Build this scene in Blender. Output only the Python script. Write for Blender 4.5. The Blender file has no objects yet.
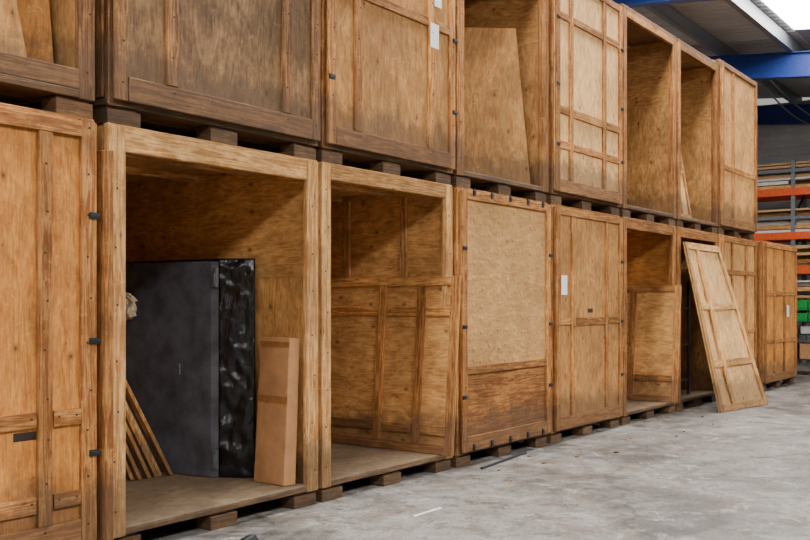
import bpy, math, random, bmesh
from mathutils import Vector, Matrix
from mathutils import noise as mn
random.seed(7)
scene = bpy.context.scene

def lin(c):
    c = c/255.0
    return c/12.92 if c <= 0.04045 else ((c+0.055)/1.055)**2.4
def rgb(r, g, b): return (lin(r), lin(g), lin(b), 1.0)

# ---------------------------------------------------------------- materials
class NT:
    def __init__(s, name):
        s.m = bpy.data.materials.new(name); s.m.use_nodes = True
        s.t = s.m.node_tree; s.n = s.t.nodes; s.l = s.t.links
        s.b = s.n['Principled BSDF']
    def link(s, a, b): s.l.new(a, b)
    def math(s, op, a, b=None, clamp=False):
        n = s.n.new('ShaderNodeMath'); n.operation = op; n.use_clamp = clamp
        for i, v in enumerate((a, b)):
            if v is None: continue
            if isinstance(v, (int, float)): n.inputs[i].default_value = v
            else: s.link(v, n.inputs[i])
        return n.outputs[0]
    def mix(s, f, a, b, bt='MIX'):
        n = s.n.new('ShaderNodeMix'); n.data_type = 'RGBA'; n.blend_type = bt
        for i, v in ((0, f), (6, a), (7, b)):
            if isinstance(v, (int, float)): n.inputs[i].default_value = v
            elif isinstance(v, tuple): n.inputs[i].default_value = v
            else: s.link(v, n.inputs[i])
        return n.outputs[2]
    def ramp(s, f, stops):
        n = s.n.new('ShaderNodeValToRGB')
        e = n.color_ramp.elements
        while len(e) < len(stops): e.new(0.5)
        for i, (p, c) in enumerate(stops):
            e[i].position = p
            e[i].color = (c, c, c, 1) if isinstance(c, (int, float)) else c
        s.link(f, n.inputs[0]); return n.outputs[0]
    def mapping(s, vec, scale):
        n = s.n.new('ShaderNodeMapping'); n.inputs['Scale'].default_value = scale
        s.link(vec, n.inputs[0]); return n.outputs[0]
    def noise(s, vec, scale=1.0, detail=4, rough=.55, dist=0.0):
        n = s.n.new('ShaderNodeTexNoise')
        n.inputs['Scale'].default_value = scale; n.inputs['Detail'].default_value = detail
        n.inputs['Roughness'].default_value = rough; n.inputs['Distortion'].default_value = dist
        s.link(vec, n.inputs['Vector']); return n.outputs[0]

def wood(name, light, dark, knots=.85, stain=.5, rough=.68, ply=True, blister=False, var=.5, sat=1.0, val=.95):
    s = NT(name)
    tc = s.n.new('ShaderNodeTexCoord')
    uv = tc.outputs['UV']; ob = tc.outputs['Object']
    at = s.n.new('ShaderNodeAttribute'); at.attribute_name = 'rnd'
    r = at.outputs['Fac']
    if ply:
        g = s.noise(s.mapping(uv, (.8, 3.0, 1)), 1.1, 3, .5, .6)
        rings = s.math('SINE', s.math('MULTIPLY', g, 70.0))
    else:
        g = s.noise(s.mapping(uv, (0.5, 9.0, 1)), 2.2, 4, .55, .5)
        rings = s.math('SINE', s.math('MULTIPLY', g, 34.0))
    rings = s.math('ADD', s.math('MULTIPLY', rings, .5), .5)
    fib = s.noise(s.mapping(uv, (6, 120, 1)), 1.0, 5, .7)
    mott = s.noise(s.mapping(uv, (4, 9, 1)), 1.8, 9, .78, .2)
    f = s.math('ADD', s.math('MULTIPLY', rings, .10 if ply else .26), s.math('MULTIPLY', fib, .6))
    f = s.math('ADD', f, s.math('MULTIPLY', mott, .8))
    f = s.ramp(f, [(.56, 0), (.94, 1)])
    col = s.mix(f, light, dark)
    st = s.noise(ob, 1.3, 9, .72, .5)
    st = s.ramp(st, [(.40, 1.0 - stain*.62), (.57, 1.06)])
    col = s.mix(1.0, col, st, 'MULTIPLY')
    v = s.math('ADD', s.math('MULTIPLY', r, var), 1.02-var*.5)
    cv = s.n.new('ShaderNodeCombineXYZ')
    s.link(v, cv.inputs[0]); s.link(s.math('POWER', v, 1.1), cv.inputs[1]); s.link(s.math('POWER', v, 1.2), cv.inputs[2])
    col = s.mix(1.0, col, cv.outputs[0], 'MULTIPLY')
    # dirt streaks
    sc = s.noise(s.mapping(uv, (1.6, 14, 1)), 2.0, 10, .8, .6)
    sc = s.ramp(sc, [(.53, 0), (.62, 1)])
    col = s.mix(s.math('MULTIPLY', sc, .5*stain+.15), col, tuple(c*.35 for c in dark[:3])+(1,))
    # pale scuffs
    pu = s.noise(s.mapping(uv, (7, 5, 1)), 1.5, 10, .8, 1.2)
    pu = s.ramp(pu, [(.58, 0), (.67, .45)])
    col = s.mix(pu, col, tuple(min(1, c*1.2+.05) for c in light[:3])+(1,))
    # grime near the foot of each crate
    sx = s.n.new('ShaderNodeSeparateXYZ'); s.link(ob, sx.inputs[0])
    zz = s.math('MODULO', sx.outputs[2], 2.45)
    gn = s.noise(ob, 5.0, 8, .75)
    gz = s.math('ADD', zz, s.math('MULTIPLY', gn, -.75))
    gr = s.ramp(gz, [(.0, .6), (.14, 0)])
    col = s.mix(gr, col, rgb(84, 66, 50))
    # knots
    for (msc, thr, rad, amt) in (((1.0, 1.5, 1) if ply else (1.0, 3.6, 1), .5, 1.0, 1.0), ((2.4, 3.2, 1) if ply else (2.5, 6, 1), .8, .9, .8)):
        vo = s.n.new('ShaderNodeTexVoronoi'); vo.voronoi_dimensions = '2D'; vo.inputs['Scale'].default_value = 2.4
        s.link(s.mapping(uv, msc), vo.inputs['Vector'])
        dd = s.math('ADD', vo.outputs['Distance'], s.math('MULTIPLY', s.math('SUBTRACT', mott, .5), .05))
        k = s.ramp(dd, [(.017*rad, 1), (.036*rad, .5), (.095*rad, 0)])
        sel = s.n.new('ShaderNodeSeparateColor'); s.link(vo.outputs['Color'], sel.inputs[0])
        k = s.math('MULTIPLY', k, s.math('GREATER_THAN', sel.outputs[0], thr))
        col = s.mix(s.math('MULTIPLY', k, knots*amt), col, rgb(78, 44, 22))
    hs = s.n.new('ShaderNodeHueSaturation'); hs.inputs['Saturation'].default_value = sat; hs.inputs['Value'].default_value = val
    s.link(col, hs.inputs['Color']); col = hs.outputs[0]
    s.link(col, s.b.inputs['Base Color'])
    s.b.inputs['Roughness'].default_value = rough
    s.b.inputs['Specular IOR Level'].default_value = .25
    bp = s.n.new('ShaderNodeBump'); bp.inputs['Strength'].default_value = .5; bp.inputs['Distance'].default_value = .004
    h = s.math('ADD', fib, s.math('MULTIPLY', mott, 1.5))
    if blister:
        v2 = s.n.new('ShaderNodeTexVoronoi'); v2.voronoi_dimensions = '2D'; v2.inputs['Scale'].default_value = 8.0
        v2.inputs['Randomness'].default_value = .4
        s.link(s.mapping(uv, (.85, 1.0, 1)), v2.inputs['Vector'])
        dim = s.ramp(v2.outputs['Distance'], [(.0, 1), (.2, 0)])
        h = s.math('ADD', s.math('MULTIPLY', dim, 3.2), h)
        bp.inputs['Strength'].default_value = .55; bp.inputs['Distance'].default_value = .005
    s.link(h, bp.inputs['Height']); s.link(bp.outputs[0], s.b.inputs['Normal'])
    return s.m

def plain(name, col, rough=.5, metal=0.0, bump=0.0, bscale=20, varc=.25, stretch=(1, 1, 1)):
    s = NT(name)
    tc = s.n.new('ShaderNodeTexCoord')
    n = s.noise(s.mapping(tc.outputs['Object'], stretch), bscale, 6, .65)
    k = s.ramp(n, [(.35, 1-varc), (.65, 1+varc*.3)])
    s.link(s.mix(1.0, col, k, 'MULTIPLY'), s.b.inputs['Base Color'])
    s.b.inputs['Roughness'].default_value = rough; s.b.inputs['Metallic'].default_value = metal
    if bump:
        bp = s.n.new('ShaderNodeBump'); bp.inputs['Strength'].default_value = bump; bp.inputs['Distance'].default_value = .02
        s.link(n, bp.inputs['Height']); s.link(bp.outputs[0], s.b.inputs['Normal'])
    return s.m

M = {}
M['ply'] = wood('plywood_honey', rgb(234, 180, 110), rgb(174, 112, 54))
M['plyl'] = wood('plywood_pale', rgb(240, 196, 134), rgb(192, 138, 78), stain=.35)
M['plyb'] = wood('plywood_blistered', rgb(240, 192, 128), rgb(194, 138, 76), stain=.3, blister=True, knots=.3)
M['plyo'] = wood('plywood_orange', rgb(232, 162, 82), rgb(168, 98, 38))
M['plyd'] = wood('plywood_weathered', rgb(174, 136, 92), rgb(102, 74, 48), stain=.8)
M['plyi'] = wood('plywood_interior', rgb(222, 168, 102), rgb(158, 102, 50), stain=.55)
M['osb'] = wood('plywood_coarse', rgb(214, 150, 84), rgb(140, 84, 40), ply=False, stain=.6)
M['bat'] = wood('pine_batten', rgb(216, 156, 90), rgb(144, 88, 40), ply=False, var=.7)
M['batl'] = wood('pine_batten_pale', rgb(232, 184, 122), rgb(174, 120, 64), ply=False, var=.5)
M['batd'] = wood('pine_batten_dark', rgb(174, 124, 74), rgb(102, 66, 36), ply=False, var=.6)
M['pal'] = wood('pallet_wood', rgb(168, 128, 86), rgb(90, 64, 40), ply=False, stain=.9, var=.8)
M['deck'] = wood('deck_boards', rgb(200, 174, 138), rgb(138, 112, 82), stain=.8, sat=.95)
M['clip'] = plain('black_steel_clip', rgb(50, 52, 56), .45, .6)
M['nail'] = plain('nail_head', rgb(52, 38, 28), .6, .3)
M['paper'] = plain('paper_label', rgb(235, 235, 232), .8, varc=.05)
M['grey'] = plain('grey_painted_steel', rgb(90, 91, 99), .5, .1, .15, 5, .5)
M['wrap'] = plain('black_stretch_wrap', rgb(20, 20, 22), .14, 0, .6, 9, .3, (1.6, 1.6, .5))
M['card'] = plain('cardboard', rgb(180, 130, 84), .8, 0, .1, 5, .25)
M['tape'] = plain('parcel_tape', rgb(156, 104, 60), .35)
M['steel'] = plain('galvanised_steel', rgb(120, 123, 128), .5, .5)
M['blue'] = plain('blue_painted_steel', rgb(24, 54, 132), .45, .1)
M['orange'] = plain('orange_painted_steel', rgb(230, 88, 28), .45, .1)
M['dark'] = plain('dark_steel', rgb(46, 48, 54), .5, .4)
M['green'] = plain('green_plastic', rgb(24, 134, 56), .4)
M['bluep'] = plain('blue_plastic', rgb(40, 84, 168), .4)
M['white'] = plain('white_board', rgb(214, 212, 206), .6, varc=.15)
M['tan'] = plain('tan_board', rgb(196, 156, 108), .7)

# ---------------------------------------------------------------- mesh builder
def empty(name, loc=(0, 0, 0)):
    o = bpy.data.objects.new(name, None); o.location = loc
    o.empty_display_size = .2
    scene.collection.objects.link(o); return o
def setpar(o, e):
    o.parent = e; o.matrix_parent_inverse = Matrix.Translation(-Vector(e.location))

class MB:
    def __init__(s): s.v = []; s.f = []; s.uv = []; s.r = []; s.mi = []; s.mats = []
    def midx(s, m):
        if m not in s.mats: s.mats.append(m)
        return s.mats.index(m)
    def prism(s, p, mat, rnd=None):
        p = [Vector(q) for q in p]
        b = len(s.v); s.v += [tuple(q) for q in p]
        rnd = random.random() if rnd is None else rnd
        ax = [p[1]-p[0], p[3]-p[0], p[4]-p[0]]
        L = [a.length for a in ax]; N = [a.normalized() if a.length > 0 else Vector((1, 0, 0)) for a in ax]
        lg = L.index(max(L)); off = (random.random()*40, random.random()*40)
        quads = [((0, 3, 2, 1), (0, 1)), ((4, 5, 6, 7), (0, 1)), ((0, 1, 5, 4), (0, 2)), ((2, 3, 7, 6), (0, 2)), ((1, 2, 6, 5), (1, 2)), ((3, 0, 4, 7), (1, 2))]
        mi = s.midx(mat)
        for q, (a, c) in quads:
            if lg == c: a, c = c, a
            elif lg != a and L[c] > L[a]: a, c = c, a
            s.f.append(tuple(b+i for i in q))
            for i in q:
                d = p[i]-p[0]
                s.uv.append((d.dot(N[a])+off[0], d.dot(N[c])+off[1]))
            s.r.append(rnd); s.mi.append(mi)
    def box(s, x0, x1, y0, y1, z0, z1, mat, rnd=None):
        s.prism([(x0, y0, z0), (x1, y0, z0), (x1, y1, z0), (x0, y1, z0), (x0, y0, z1), (x1, y0, z1), (x1, y1, z1), (x0, y1, z1)], mat, rnd)
    def obj(s, name, parent=None, bevel=.004):
        me = bpy.data.meshes.new(name)
        me.from_pydata(s.v, [], s.f)
        uvl = me.uv_layers.new(name='UVMap')
        for i, u in enumerate(s.uv): uvl.data[i].uv = u
        a = me.attributes.new('rnd', 'FLOAT', 'FACE')
        for i, r in enumerate(s.r): a.data[i].value = r
        for m in s.mats: me.materials.append(M[m] if isinstance(m, str) else m)
        for i, k in enumerate(s.mi): me.polygons[i].material_index = k
        me.update()
        o = bpy.data.objects.new(name, me); scene.collection.objects.link(o)
        if parent: setpar(o, parent)
        if bevel:
            md = o.modifiers.new('bevel', 'BEVEL'); md.width = bevel; md.segments = 1; md.limit_method = 'ANGLE'
        return o

H = 2.45; DEP = 2.15
def J(a=.006): return random.uniform(-a, a)

def crate(x0, x1, z0, h=H, front=None, ply='ply', fr='bat', pal='pal', vb=(), hb=(), bot=.11, side='plyi',
          low=None, lowz=0, clips=False, studs=(), y0=0.0, bw=.075, labels=(), topb=.13, pw=.10, slots=()):
    e = empty('wooden_storage_crate', (x0, y0, z0))
    W = x1-x0; y1 = y0+DEP
    m = MB()
    for c in (x0+.12, (x0+x1)/2, x1-.12):
        w = .115
        for yy in (y0+.01, y0+DEP/2-.07, y1-.16):
            m.box(c-w, c+w, yy+J(), yy+.14, z0, z0+.085, pal)
        m.box(c-w+.01, c+w-.01, y0+.03, y1-.03, z0+.085, z0+.105, pal)
    n = 9
    for i in range(n):
        ya = y0+DEP*i/n; m.box(x0, x1, ya+.004 - (.004 if i == 0 else 0), y0+DEP*(i+1)/n-.004, z0+.105, z0+.138, 'deck' if i else pal)
    m.box(x0+.02, x1-.02, y0+.002, y0+1.2, z0+.138, z0+.15, 'deck', .5); m.box(x0+.02, x1-.02, y0+1.203, y1-.002, z0+.138, z0+.15, 'deck', .6)
    m.obj('pallet_base', e)
    m = MB(); zb = z0+.15; zt = z0+h
    rs = random.uniform(.3, .7)
    for xa in (x0+.025, x1-.037):
        sp = z0+1.62
        for (ya, yb) in ((y0+.02, y0+1.22), (y0+1.223, y1-.02)):
            m.box(xa, xa+.012, ya, yb, zb, sp, side, rs+J(.15)); m.box(xa, xa+.012, ya, yb, sp+.003, zt-.02, side, rs+J(.15))
    m.box(x0+.037, x1-.037, y1-.032, y1-.02, zb, zt-.02, side)
    m.box(x0+.01, x1-.01, y0+.02, y1, zt-.02, zt-.006, side)
    m.obj('shell_panels', e, 0)
    m = MB()
    for xa, s in ((x0, 1), (x1, -1)):
        a, b = sorted((xa, xa+s*.024))
        for yy in (y0+.05, y0+.7, y0+1.38, y1-.09):
            m.box(a, b, yy, yy+.07, zb, zt-.02, fr)
        for zz in (zb, z0+h*.5, zt-.09):
            m.box(a+.001, b-.001, y0+.12, y1-.09, zz, zz+.07, fr)
        a, b = sorted((xa, xa+s*pw))
        m.box(a+J(.003), b+J(.003), y0-.004+J(.004), y0+.04, z0+.10, zt-.01, fr)
        m.box(*sorted((xa+s*.04, xa+s*.075)), y0+.04, y0+.075, zb, zt-.03, fr)
        a, b = sorted((xa+s*.03, xa+s*.1)); m.box(a, b, y1-.03, y1+.004, zb, zt-.02, fr)
    m.box(x0+pw, x1-pw, y0+J(.004), y0+.04, zt-topb, zt-.004, fr)
    m.box(x0+.002, x1-.002, y0+.002, y0+.05, zt-.012, zt, fr)
    m.box(x0+.1, x1-.1, y1-.03, y1+.003, zt-.11, zt-.02, fr)
    for yy in (.6, 1.2):
        m.box(x0+.04, x1-.04, y0+yy, y0+yy+.05, zt-.07, zt-.021, fr)
    for yy in studs:
        m.box(x1-.062, x1-.038, y0+yy, y0+yy+.07, zb, zt-.08, fr)
    m.obj('timber_frame', e)
    nm = MB()
    def nail(x, z, y):
        nm.box(x-.0055, x+.0055, y-.0015, y+.001, z-.0055, z+.0055, 'nail')
    if front == 'closed':
        m = MB()
        fz0 = zb; fz1 = zt-.05
        a, b = x0+.03, x1-.03
        if low:
            m.box(a, b, y0-.02, y0-.005, fz0, lowz, low); m.box(a, b, y0-.02, y0-.005, lowz+.002, fz1, ply)
        else:
            m.box(a, b, y0-.02, y0-.005, fz0, fz1, ply)
        f0, f1 = y0-.046, y0-.02
        m.box(a-.01, a+bw, f0+J(.003), f1, fz0-.02, fz1+.02, fr); m.box(b-bw, b+.01, f0+J(.003), f1, fz0-.02, fz1+.02, fr)
        m.box(a+bw+.003, b-bw-.003, f0+J(.003), f1, fz1-bw+.02, fz1+.02, fr); m.box(a+bw+.003, b-bw-.003, f0+J(.003), f1, fz0-.02, fz0+bot, fr)
        vs = sorted(vb)
        for v in vs:
            m.box(x0+v-bw/2+J(), x0+v+bw/2+J(), f0+J(.004), f1, fz0+bot+.003, fz1-bw+.017, fr)
        ed = [a+bw+.003]+[q for v in vs for q in (x0+v-bw/2-.008, x0+v+bw/2+.008)]+[b-bw-.003]
        for z in hb:
            for i in range(0, len(ed), 2):
                m.box(ed[i], ed[i+1], f0+.003+J(.003), f1, z0+z-bw/2+J(.01), z0+z+bw/2, fr)
                for xx in (ed[i]+.03, ed[i+1]-.03): nail(xx, z0+z+.01, f0+.001)
        for (sx, sz) in slots:
            m.box(x0+sx, x0+sx+.13, y0-.0225, y0-.02, z0+sz, z0+sz+.045, 'nail')
        m.obj('front_panel', e)
        for xx in [a+bw*.5, b-bw*.5]+[x0+v for v in vs]:
            z = fz0+.08
            while z < fz1:
                nail(xx+J(.012), z, f0-.0035); z += .24+J(.03)
        if clips:
            m = MB()
            def clip(cx, cz, hor):
                w, hh = (.035, .06) if hor else (.06, .035)
                m.box(cx-w/2, cx+w/2, y0-.056, y0-.045, cz-hh/2, cz+hh/2, 'clip')
                m.box(cx-w/2, cx+w/2, y0-.062, y0-.056, cz-.008, cz+.008, 'clip')
            for t in (.12, .3, .5, .7, .88):
                if clips != 'side': clip(x0+W*t, z0+h-.04, True)
                if clips == True: clip(x0+W*t, zb+.01, True)
            for t in (.25, .5, .78):
                clip(x1-.04, z0+h*t, False)
                if z0 > 0 or clips == True: clip(x0+.05, z0+h*t, False)
            m.obj('panel_clips', e, .001)
    else:
        for xx in (x0+pw/2, x1-pw/2):
            z = zb+.1
            while z < zt-.1:
                nail(xx+J(.02), z, y0-.0075); z += .3+J(.04)
    nm.obj('nails', e, 0)
    if labels:
        m = MB()
        for (lx, lz, lw, lh) in labels:
            yy = y0-.0475
            m.box(x0+lx, x0+lx+lw, yy-.003, yy, z0+lz, z0+lz+lh, 'paper')
        m.obj('paper_label', e, 0)
    return e

Z2 = H
R = {1: (1.50, 3.245), 2: (3.33, 5.11), 3: (5.155, 6.86), 4: (6.93, 8.62), 5: (8.70, 10.41), 6: (10.50, 12.23), 7: (12.30, 13.94), 8: (14.0, 15.78), 9: (15.86, 17.9)}
# ---- lower row
crate(*R[1], 0, front='closed', ply='plyo', fr='bat', vb=(.6, 1.41), hb=(.38, .82), bw=.085, clips='side', slots=((1.24, .72),))
crate(*R[2], 0, fr='batl', side='ply', topb=.15, pw=.115)
crate(*R[3], 0, fr='batl', side='plyi', topb=.12, studs=(.45, 1.1))
crate(*R[4], 0, front='closed', ply='plyb', fr='bat', low='osb', lowz=.82, hb=(.84,), clips=True)
crate(*R[5], 0, front='closed', ply='ply', fr='bat', vb=(.42, 1.28), hb=(1.24,), clips='side', labels=((.12, 1.52, .13, .2),), slots=((.8, 1.33),))
crate(*R[6], 0, fr='bat', side='plyo')
crate(*R[7], 0, fr='bat', side='plyi')
crate(*R[8], 0, front='closed', ply='ply', fr='bat', vb=(.5, 1.2), hb=(.55, 1.0, 1.9))
crate(*R[9], 0, h=2.45, front='closed', ply='plyo', fr='bat', vb=(.6, 1.2), hb=(.8, 1.6), y0=-.1, labels=((1.3, 1.2, .15, .2),))
# ---- upper row
c1u = crate(*R[1], Z2, fr='batd', side='plyi', pal='batd')
crate(*R[2], Z2, front='closed', ply='plyd', fr='batd', vb=(.43, 1.42), hb=(1.6,), bot=.12)
crate(*R[3], Z2, front='closed', ply='ply', fr='bat', vb=(.37, 1.33), hb=(1.3,), clips='side', labels=((1.3, 1.1, .12, .2), (1.36, 1.45, .1, .14)))
crate(*R[4], Z2, fr='bat', side='plyi', pw=.12)
crate(*R[5], Z2, front='closed', ply='plyl', fr='bat', vb=(.38, 1.2), hb=(.62, .98, 1.95), clips='side')
crate(*R[6], Z2, h=2.5, fr='bat', side='plyi')
crate(*R[7], Z2, h=2.5, fr='bat', side='ply')
crate(*R[8], Z2, h=2.58, front='closed', ply='ply', fr='bat', vb=(.55,), hb=(1.0,))

# ---------------------------------------------------------------- battened loose panels
def loose_panel(name, bl, br, tr, tl, ply, fr, vb=(), hb=(), th=.015, bt=.025, bw=.08, flip=1, edge=True):
    bl, br, tr, tl = map(Vector, (bl, br, tr, tl))
    n = (br-bl).cross(tl-bl).normalized()*flip
    def P(u, v, d):
        return bl*(1-u)*(1-v)+br*u*(1-v)+tr*u*v+tl*(1-u)*v+n*d
    Wd = (br-bl).length; Ht = (tl-bl).length
    m = MB()
    def slab(u0, u1, v0, v1, d0, d1, mat):
        pts = [P(u0, v0, d0), P(u1, v0, d0), P(u1, v1, d0), P(u0, v1, d0), P(u0, v0, d1), P(u1, v0, d1), P(u1, v1, d1), P(u0, v1, d1)]
        m.prism(pts, mat)
    slab(0, 1, 0, 1, 0, th, ply)
    a, b = bw/Wd, bw/Ht
    if edge:
        slab(0, a, 0, 1, th, th+bt, fr); slab(1-a, 1, 0, 1, th, th+bt, fr)
        slab(a, 1-a, 0, b, th, th+bt, fr); slab(a, 1-a, 1-b, 1, th, th+bt, fr)
    vs = sorted(vb)
    for v in vs: slab(v-a/2, v+a/2, b, 1-b, th, th+bt, fr)
    ed = [a]+[q for v in vs for q in (v-a/2-.004, v+a/2+.004)]+[1-a]
    for z in hb:
        for i in range(0, len(ed), 2):
            slab(ed[i], ed[i+1], z-b/2, z+b/2, th, th+bt*.9, fr)
    return m.obj(name, None, .003)

loose_panel('battened_door_panel', (6.68, 2.0, .152), (6.68, -.13, .152), (6.80, -.13, 1.66), (6.80, 2.0, 1.66), 'plyi', 'bat', vb=(.62, .82), hb=(.13, .8))
loose_panel('battened_door_panel', (11.96, 2.0, .152), (11.96, -.12, .152), (12.11, -.12, 1.66), (12.11, 2.0, 1.66), 'ply', 'bat', vb=(.7,), hb=(.2,))
loose_panel('battened_door_panel', (12.48, -.48, .0), (13.86, -.70, .0), (13.70, -.062, 2.24), (12.32, -.055, 2.24), 'plyl', 'batl', vb=(.30,), hb=(.28, .62), bw=.09)
loose_panel('plywood_sheet', (7.50, .86, 2.605), (8.43, .10, 2.605), (8.30, .2, 4.17), (7.42, .98, 4.12), 'ply', 'bat', edge=False)
loose_panel('battened_door_panel', (12.44, .12, 2.605), (13.08, .12, 2.605), (13.08, .34, 3.92), (12.44, .34, 3.92), 'plyl', 'batl', vb=(.5,), hb=(.5,), bw=.05)
loose_panel('plywood_sheet', (10.66, .12, 2.605), (10.92, .6, 2.605), (10.80, .62, 3.7), (10.64, .2, 3.7), 'ply', 'bat', edge=False)
loose_panel('plywood_sheet', (1.9, .3, 2.605), (2.93, .12, 2.605), (2.78, .5, 4.5), (1.75, .6, 4.5), 'ply', 'bat', edge=False)
loose_panel('plywood_sheet', (2.75, .62, 2.605), (3.17, .25, 2.605), (3.17, .5, 4.6), (2.7, .8, 4.6), 'plyo', 'bat', edge=False)
m = MB(); m.box(1.6, 3.15, .0, .04, Z2+.15, Z2+.26, 'batd')
m.obj('timber_kick_rail', c1u)

m = MB(); m.box(3.262, 3.314, -.075, .055, 0, 2.28, 'bat')
m.obj('timber_board')

# ---------------------------------------------------------------- crate 2 contents
e = empty('wrapped_steel_door', (4.85, .8, .15))
m = MB()
z0, z1 = .152, 1.74
m.prism([(4.79, .76, z0), (4.815, .70, z0), (4.73, 1.9, z0), (4.64, 1.9, z0), (4.79, .76, z1), (4.815, .70, z1), (4.73, 1.9, z1), (4.64, 1.9, z1)], 'grey')
m.obj('door_leaf', e, .006)
m = MB()
for zz in (.22, 1.55):
    m.box(4.775, 4.80, .69, .735, zz, zz+.14, 'steel'); m.box(4.768, 4.785, .70, .715, zz+.02, zz+.1, 'steel')
m.box(4.742, 4.76, 1.05, 1.09, .9, .98, 'steel')
m.obj('hinges', e, .002)
bm = bmesh.new()
fp = [(4.835, .72), (4.985, .50), (5.035, .62), (5.035, 1.9), (4.80, 1.9)]
NZ = 110
rings = []
for k in range(NZ+1):
    z = z0+(z1+.02-z0)*k/NZ
    ring = []
    for i in range(len(fp)):
        a = Vector((fp[i][0], fp[i][1], z)); b = Vector((fp[(i+1) % 5][0], fp[(i+1) % 5][1], z))
        nn = max(2, int((b-a).length/.015))
        for j in range(nn):
            p = a.lerp(b, j/nn)
            d = mn.noise(Vector((p.x*6, p.y*6, p.z*2.2)))
            wv = math.sin((p.z*2.2+(p.x+p.y)*5)*7+d*9)*.004+(1-abs(mn.noise(Vector((p.x*9+p.z*4, p.y*9, p.z*5))))*2)*.010
            wv += (1-abs(mn.noise(Vector((p.x*22-p.z*9, p.y*22, p.z*16))))*2)*.004
            q = Vector((-wv, -wv*.8, 0))
            ring.append(bm.verts.new((min(p.x+q.x, 5.06), p.y+q.y, z)))
    rings.append(ring)
L = len(rings[0])
for k in range(NZ):
    for i in range(L):
        bm.faces.new((rings[k][i], rings[k][(i+1) % L], rings[k+1][(i+1) % L], rings[k+1][i]))
bm.faces.new(rings[-1]); bm.faces.new(rings[0][::-1])
for f in bm.faces: f.smooth = True
me = bpy.data.meshes.new('stretch_wrap'); bm.to_mesh(me); bm.free(); me.materials.append(M['wrap'])
o = bpy.data.objects.new('stretch_wrap', me); scene.collection.objects.link(o); setpar(o, e)

e = empty('cardboard_box', (4.95, .2, .15))
m = MB()
dy = .07
A = [(4.855, .02+dy, .152), (4.955, .0+dy, .152), (4.975, .32+dy, .152), (4.875, .34+dy, .152), (4.925, .03+dy, 1.19), (5.01, .01+dy, 1.18), (5.02, .31+dy, 1.18), (4.94, .33+dy, 1.19)]
m.prism(A, 'card'); m.obj('carton', e, .006)
m = MB()
def lerp(a, b, t): return tuple(a[i]*(1-t)+b[i]*t for i in range(3))
def strip(q):
    d = Vector((-.002, 0, 0))
    m.prism([tuple(Vector(q[0])+d), q[0], q[1], tuple(Vector(q[1])+d), tuple(Vector(q[3])+d), q[3], q[2], tuple(Vector(q[2])+d)], 'tape')
for t0, t1 in ((.55, .60), (.93, .97)):
    strip([lerp(A[0], A[4], t0), lerp(A[3], A[7], t0), lerp(A[3], A[7], t1), lerp(A[0], A[4], t1)])
m.obj('tape', e, 0)

m = MB()
for i in range(8):
    bx = 4.67-.062*i+J(.01); by = 1.08+.01*i+J(.02); tx = 3.42+.005*i
    tz = .15+(1.62+.05*i)*(bx-tx)
    ty = by-.1+J(.03)
    a = Vector((bx, by, .155)); b = Vector((tx, ty, tz))
    t = Vector((.034, 0, 0)); w = Vector((0, .05, 0))
    m.prism([a, a+t, a+t+w, a+w, b, b+t, b+t+w, b+w], 'batl')
m.obj('bundle_of_wood_slats', None, .002)
bm = bmesh.new(); bmesh.ops.create_icosphere(bm, subdivisions=4, radius=.12)
for v in bm.verts:
    d = mn.noise_vector(v.co*16)*.05+mn.noise_vector(v.co*40)*.02; v.co = Vector((v.co.x*.25, v.co.y*.9, v.co.z*.8))+d
me = bpy.data.meshes.new('crumpled_packing_paper'); bm.to_mesh(me); bm.free()
M['pack'] = plain('pale_packing_paper', rgb(216, 196, 164), .8); me.materials.append(M['pack'])
o = bpy.data.objects.new('crumpled_packing_paper', me); o.location = (4.60, 1.5, 1.40); scene.collection.objects.link(o)

# ---------------------------------------------------------------- crate 7 contents
m = MB()
for xx in (12.55, 13.15):
    for yy in (.15, .7): m.box(xx, xx+.035, yy, yy+.035, .155, 1.75, 'dark')
for zz in (.35, .85, 1.35, 1.72):
    m.box(12.56, 13.175, .16, .725, zz, zz+.025, 'dark')
m.box(12.65, 13.1, .25, .65, .376, .7, 'card'); m.box(12.62, 13.0, .22, .65, .876, 1.15, 'dark')
m.obj('steel_shelf_rack', None, .002)

# ---------------------------------------------------------------- debris on floor
m = MB(); m.prism([(3.98, -.42, 0.001), (4.12, -.40, 0.001), (4.10, -.32, 0.001), (4.0, -.33, 0.001), (4.0, -.40, .03), (4.1, -.39, .04), (4.08, -.35, .035), (4.02, -.34, .02)], 'dark')
m.obj('scrap_of_rubber', None, .004)
m = MB(); m.prism([(7.0, -.22, .001), (8.0, -.10, .001), (8.0, -.07, .001), (7.0, -.19, .001), (7.0, -.22, .02), (8.0, -.10, .02), (8.0, -.07, .02), (7.0, -.19, .02)], 'dark')
m.obj('black_strap')
m = MB(); m.box(5.18, 5.5, -.80, -.785, .001, .008, 'paper'); m.obj('cable_tie', None, 0)
m = MB()
for i in range(14):
    x = random.uniform(4.5, 12); y = random.uniform(-.9, -.12); d = random.uniform(.008, .03)
    m.box(x, x+d*1.5, y, y+d, .001, .006+d*.2, random.choice(['batl', 'dark', 'card']))
m.obj('wood_chips_litter', None, 0)

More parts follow.
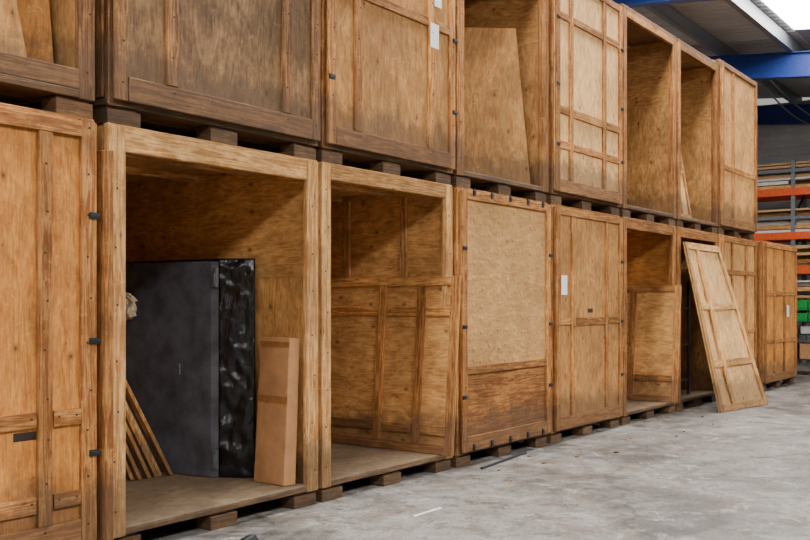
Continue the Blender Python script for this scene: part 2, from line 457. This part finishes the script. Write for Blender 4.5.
# ---------------------------------------------------------------- room shell
s = NT('concrete_floor')
tc = s.n.new('ShaderNodeTexCoord'); ob = tc.outputs['Object']
n1 = s.noise(ob, .55, 8, .62, .4); n2 = s.noise(ob, 4.2, 10, .75, .5); n3 = s.noise(ob, 40, 5, .75)
f = s.math('ADD', s.math('MULTIPLY', n1, .5), s.math('MULTIPLY', n2, .6))
col = s.ramp(f, [(.47, rgb(74, 71, 67)), (.54, rgb(110, 106, 100)), (.63, rgb(140, 136, 129))])
sp = s.ramp(n3, [(.36, .6), (.62, 1.1)]); col = s.mix(1.0, col, sp, 'MULTIPLY')
rust = s.ramp(s.noise(ob, 1.7, 9, .75, 1.0), [(.50, 0), (.62, .55)])
col = s.mix(rust, col, rgb(92, 75, 58))
wht = s.ramp(s.noise(ob, 2.6, 10, .8, 1.0), [(.55, 0), (.62, .6)])
col = s.mix(wht, col, rgb(166, 163, 157))
drk = s.ramp(s.noise(ob, 5.0, 9, .8, .5), [(.53, 0), (.60, .6)])
col = s.mix(drk, col, rgb(50, 47, 44))
vc = s.n.new('ShaderNodeTexVoronoi'); vc.voronoi_dimensions = '2D'; vc.feature = 'DISTANCE_TO_EDGE'; vc.inputs['Scale'].default_value = .3
dn = s.n.new('ShaderNodeTexNoise'); dn.inputs['Scale'].default_value = 2.0; dn.inputs['Detail'].default_value = 6; s.link(ob, dn.inputs['Vector'])
av = s.n.new('ShaderNodeVectorMath'); av.operation = 'MULTIPLY_ADD'
s.link(dn.outputs['Color'], av.inputs[0]); av.inputs[1].default_value = (.6, .6, .6); s.link(ob, av.inputs[2]); s.link(av.outputs[0], vc.inputs['Vector'])
ck = s.ramp(vc.outputs['Distance'], [(.002, .6), (.005, 0)])
col = s.mix(ck, col, rgb(44, 40, 37))
s.link(col, s.b.inputs['Base Color'])
s.link(s.ramp(n2, [(.35, .42), (.65, .7)]), s.b.inputs['Roughness'])
s.b.inputs['Specular IOR Level'].default_value = .4
bp = s.n.new('ShaderNodeBump'); bp.inputs['Strength'].default_value = .25; bp.inputs['Distance'].default_value = .01
s.link(n3, bp.inputs['Height']); s.link(bp.outputs[0], s.b.inputs['Normal'])
M['floor'] = s.m
m = MB(); m.box(-8, 26.5, -14, 5, -.1, 0, 'floor'); m.obj('floor', None, 0)

SL = .095
def shear(o):
    for v in o.data.vertices:
        if v.co.z > 5.7: v.co.z += SL*(v.co.y-.6)
def corr(name, u0, u1, v0, v1, axis, pitch, amp, mat, at):
    me = bpy.data.meshes.new(name); vs = []; fs = []
    pr = [(0, 0), (.55, 0), (.65, 1), (.9, 1), (1.0, 0)]
    n = int((u1-u0)/pitch); pts = []
    for i in range(n):
        for a, b in pr[:-1]: pts.append((u0+(i+a)*pitch, b*amp))
    pts.append((u0+n*pitch, 0))
    for p, h in pts:
        for v in (v0, v1):
            if axis == 'ceil': vs.append((p, v, at-h))
            elif axis == 'wallx': vs.append((at-h, v, p))
            elif axis == 'wally': vs.append((v, at-h, p))
    for i in range(len(pts)-1): fs.append((2*i, 2*i+1, 2*i+3, 2*i+2))
    me.from_pydata(vs, [], fs); me.materials.append(mat)
    o = bpy.data.objects.new(name, me); scene.collection.objects.link(o); return o
M['roof'] = plain('grey_profiled_roof', rgb(160, 163, 166), .55, .1, varc=.12, bscale=1.5)
M['wallm'] = plain('off_white_cladding', rgb(215, 216, 214), .6, 0, varc=.12, bscale=2)
CZ = 6.8
strips = [(-14, -7.6), (-6.2, -1.0), (.28, 5)]
ce = empty('ceiling', (10, 0, CZ))
for i, (a, b) in enumerate(strips):
    o = corr('roof_sheet_%d' % (i+1), -8, 26.5, a, b, 'ceil', .25, .04, M['roof'], CZ); setpar(o, ce); shear(o)
sk = NT('rooflight_and_fill_panel'); sk.b.inputs['Base Color'].default_value = (.8, .85, .9, 1)
sk.b.inputs['Emission Color'].default_value = (1, .985, .96, 1); sk.b.inputs['Emission Strength'].default_value = 23.0
M['glow'] = sk.m
for i, (a, b) in enumerate(((-7.6, -6.2), (-1.0, .28))):  # first strip is out of view, added as front fill; second is the rooflight
    m = MB(); m.box(-8, 19.4, a, b, CZ-.01, CZ+.02, 'glow'); m.box(19.4, 26.5, a, b, CZ-.01, CZ+.02, 'roof')
    shear(m.obj('rooflight_and_fill_%d' % (i+1), None, 0))
o = corr('wall_far', 0, 6.8, -14, 5, 'wallx', .2, .03, M['wallm'], 26.5)
o = corr('wall_left', 0, 7.2, -8, 26.5, 'wally', .2, .03, M['wallm'], 5)
for xr in (2, 8, 14, 20, 26):
    m = MB(); m.box(xr-.1, xr+.1, -14, 5, 5.98, 6.0, 'blue'); m.box(xr-.1, xr+.1, -14, 5, 6.46, 6.48, 'blue'); m.box(xr-.01, xr+.01, -14, 5, 6.0, 6.46, 'blue')
    shear(m.obj('roof_beam', None, 0))
for yr in (-4.6, -2.8, -1.25, .42, 1.8, 3.4):
    m = MB(); m.box(-8, 26.4, yr, yr+.06, 6.5, 6.74, 'steel'); m.box(-8, 26.4, yr, yr+.12, 6.485, 6.5, 'steel'); shear(m.obj('roof_purlin', None, 0))
for k, (y_, z_) in enumerate(((.9, 5.9), (1.1, 5.88))):
    cu = bpy.data.curves.new('electrical_conduit', 'CURVE'); cu.dimensions = '3D'; cu.bevel_depth = .018
    sp_ = cu.splines.new('POLY'); N = 24; sp_.points.add(N)
    for i in range(N+1):
        t = i/N; xx = 20+6*t; sp_.points[i].co = (xx, y_+k*.2*t, z_+.1-.2*math.sin(math.pi*t), 1)
    cu.materials.append(M['steel']); o = bpy.data.objects.new('electrical_conduit', cu); scene.collection.objects.link(o)

# ---------------------------------------------------------------- pallet racking
e = empty('pallet_rack', (23.5, 1, 0))
m = MB()
for yy in (-1.9, 1.15, 4.2):
    for xx in (23.0, 24.0): m.box(xx, xx+.09, yy, yy+.09, 0, 4.75, 'steel')
    for k in range(5):
        a = .4+k*.75; m.prism([(23.05, yy+.02, a), (24.05, yy+.02, a+.6), (24.05, yy+.06, a+.6), (23.05, yy+.06, a), (23.05, yy+.02, a+.05), (24.05, yy+.02, a+.65), (24.05, yy+.06, a+.65), (23.05, yy+.06, a+.05)], 'dark')
m.obj('uprights', e, 0)
m = MB()
lev = (1.45, 2.28, 3.08, 4.1)
for z in lev:
    for xx in (22.96, 24.06): m.box(xx, xx+.06, -1.85, 4.25, z-.17, z, 'orange')
m.obj('beams', e, 0)
m = MB()
cols = ['white', 'tan', 'batl', 'steel', 'white', 'bat', 'tan', 'white', 'batl']
for z, hh in zip(lev, (.5, .42, .5, .6)):
    zz = z
    top = z+hh
    while zz < top:
        h_ = random.uniform(.04, .10)
        x = 23.03
        while x < 24.1:
            w = random.uniform(.1, .3)
            if random.random() > .18:
                m.box(x, x+w-.01, -1.8+random.uniform(0, 3.2), 4.0+random.uniform(-.5, .3), zz+.003, zz+h_, random.choice(cols))
            x += w
        zz += h_+.018
m.obj('stored_boards', e, .003)

e = empty('storage_trolley', (20.3, .3, 0))
m = MB()
for xx in (19.9, 20.7):
    for yy in (-.5, .75): m.box(xx, xx+.04, yy, yy+.04, .08, 1.5, 'dark')
for zz in (.3, .8, 1.05): m.box(19.88, 20.76, -.52, .81, zz, zz+.03, 'dark')
for xx in (19.9, 20.7):
    for yy in (-.5, .75): m.box(xx, xx+.04, yy-.03, yy+.05, 0, .08, 'steel')
m.obj('frame', e, .002)
m = MB()
for k in range(4):
    ya = -.46+k*.31
    for zz in (1.08, 1.3):
        g = 'green' if (k > 0 or zz > 1.2) else 'bluep'
        m.box(19.92, 20.5, ya, ya+.29, zz, zz+.03, g)
        m.box(19.92, 19.94, ya, ya+.29, zz+.03, zz+.16, g)
        m.box(20.48, 20.5, ya, ya+.29, zz+.03, zz+.2, g)
        m.box(19.94, 20.48, ya, ya+.015, zz+.03, zz+.19, g); m.box(19.94, 20.48, ya+.275, ya+.29, zz+.03, zz+.19, g)
m.obj('bins', e, .002)
m = MB()
for k in range(3):
    m.box(19.98, 20.5, -.4+k*.4, -.1+k*.4, .83, .83+.15, 'white'); m.box(19.98, 20.6, -.42+k*.4, -.08+k*.4, .33, .33+.3, 'dark' if k != 1 else 'card')
m.obj('stored_parts', e, .004)

# ---------------------------------------------------------------- light & camera
w = bpy.data.worlds.new('World'); scene.world = w; w.use_nodes = True
bg = w.node_tree.nodes['Background']; bg.inputs[0].default_value = (1, .98, .95, 1); bg.inputs[1].default_value = .45

cam = bpy.data.cameras.new('Camera'); co = bpy.data.objects.new('Camera', cam); scene.collection.objects.link(co)
cam.sensor_width = 36; cam.lens = 950/810*36; cam.shift_y = (303.5-270)/810
th = math.atan2(693, 950)
co.location = (0, -4.496, 1.43)
co.rotation_euler = (math.pi/2, 0, th-math.pi/2)
cam.clip_start = .05; cam.clip_end = 200
scene.camera = co
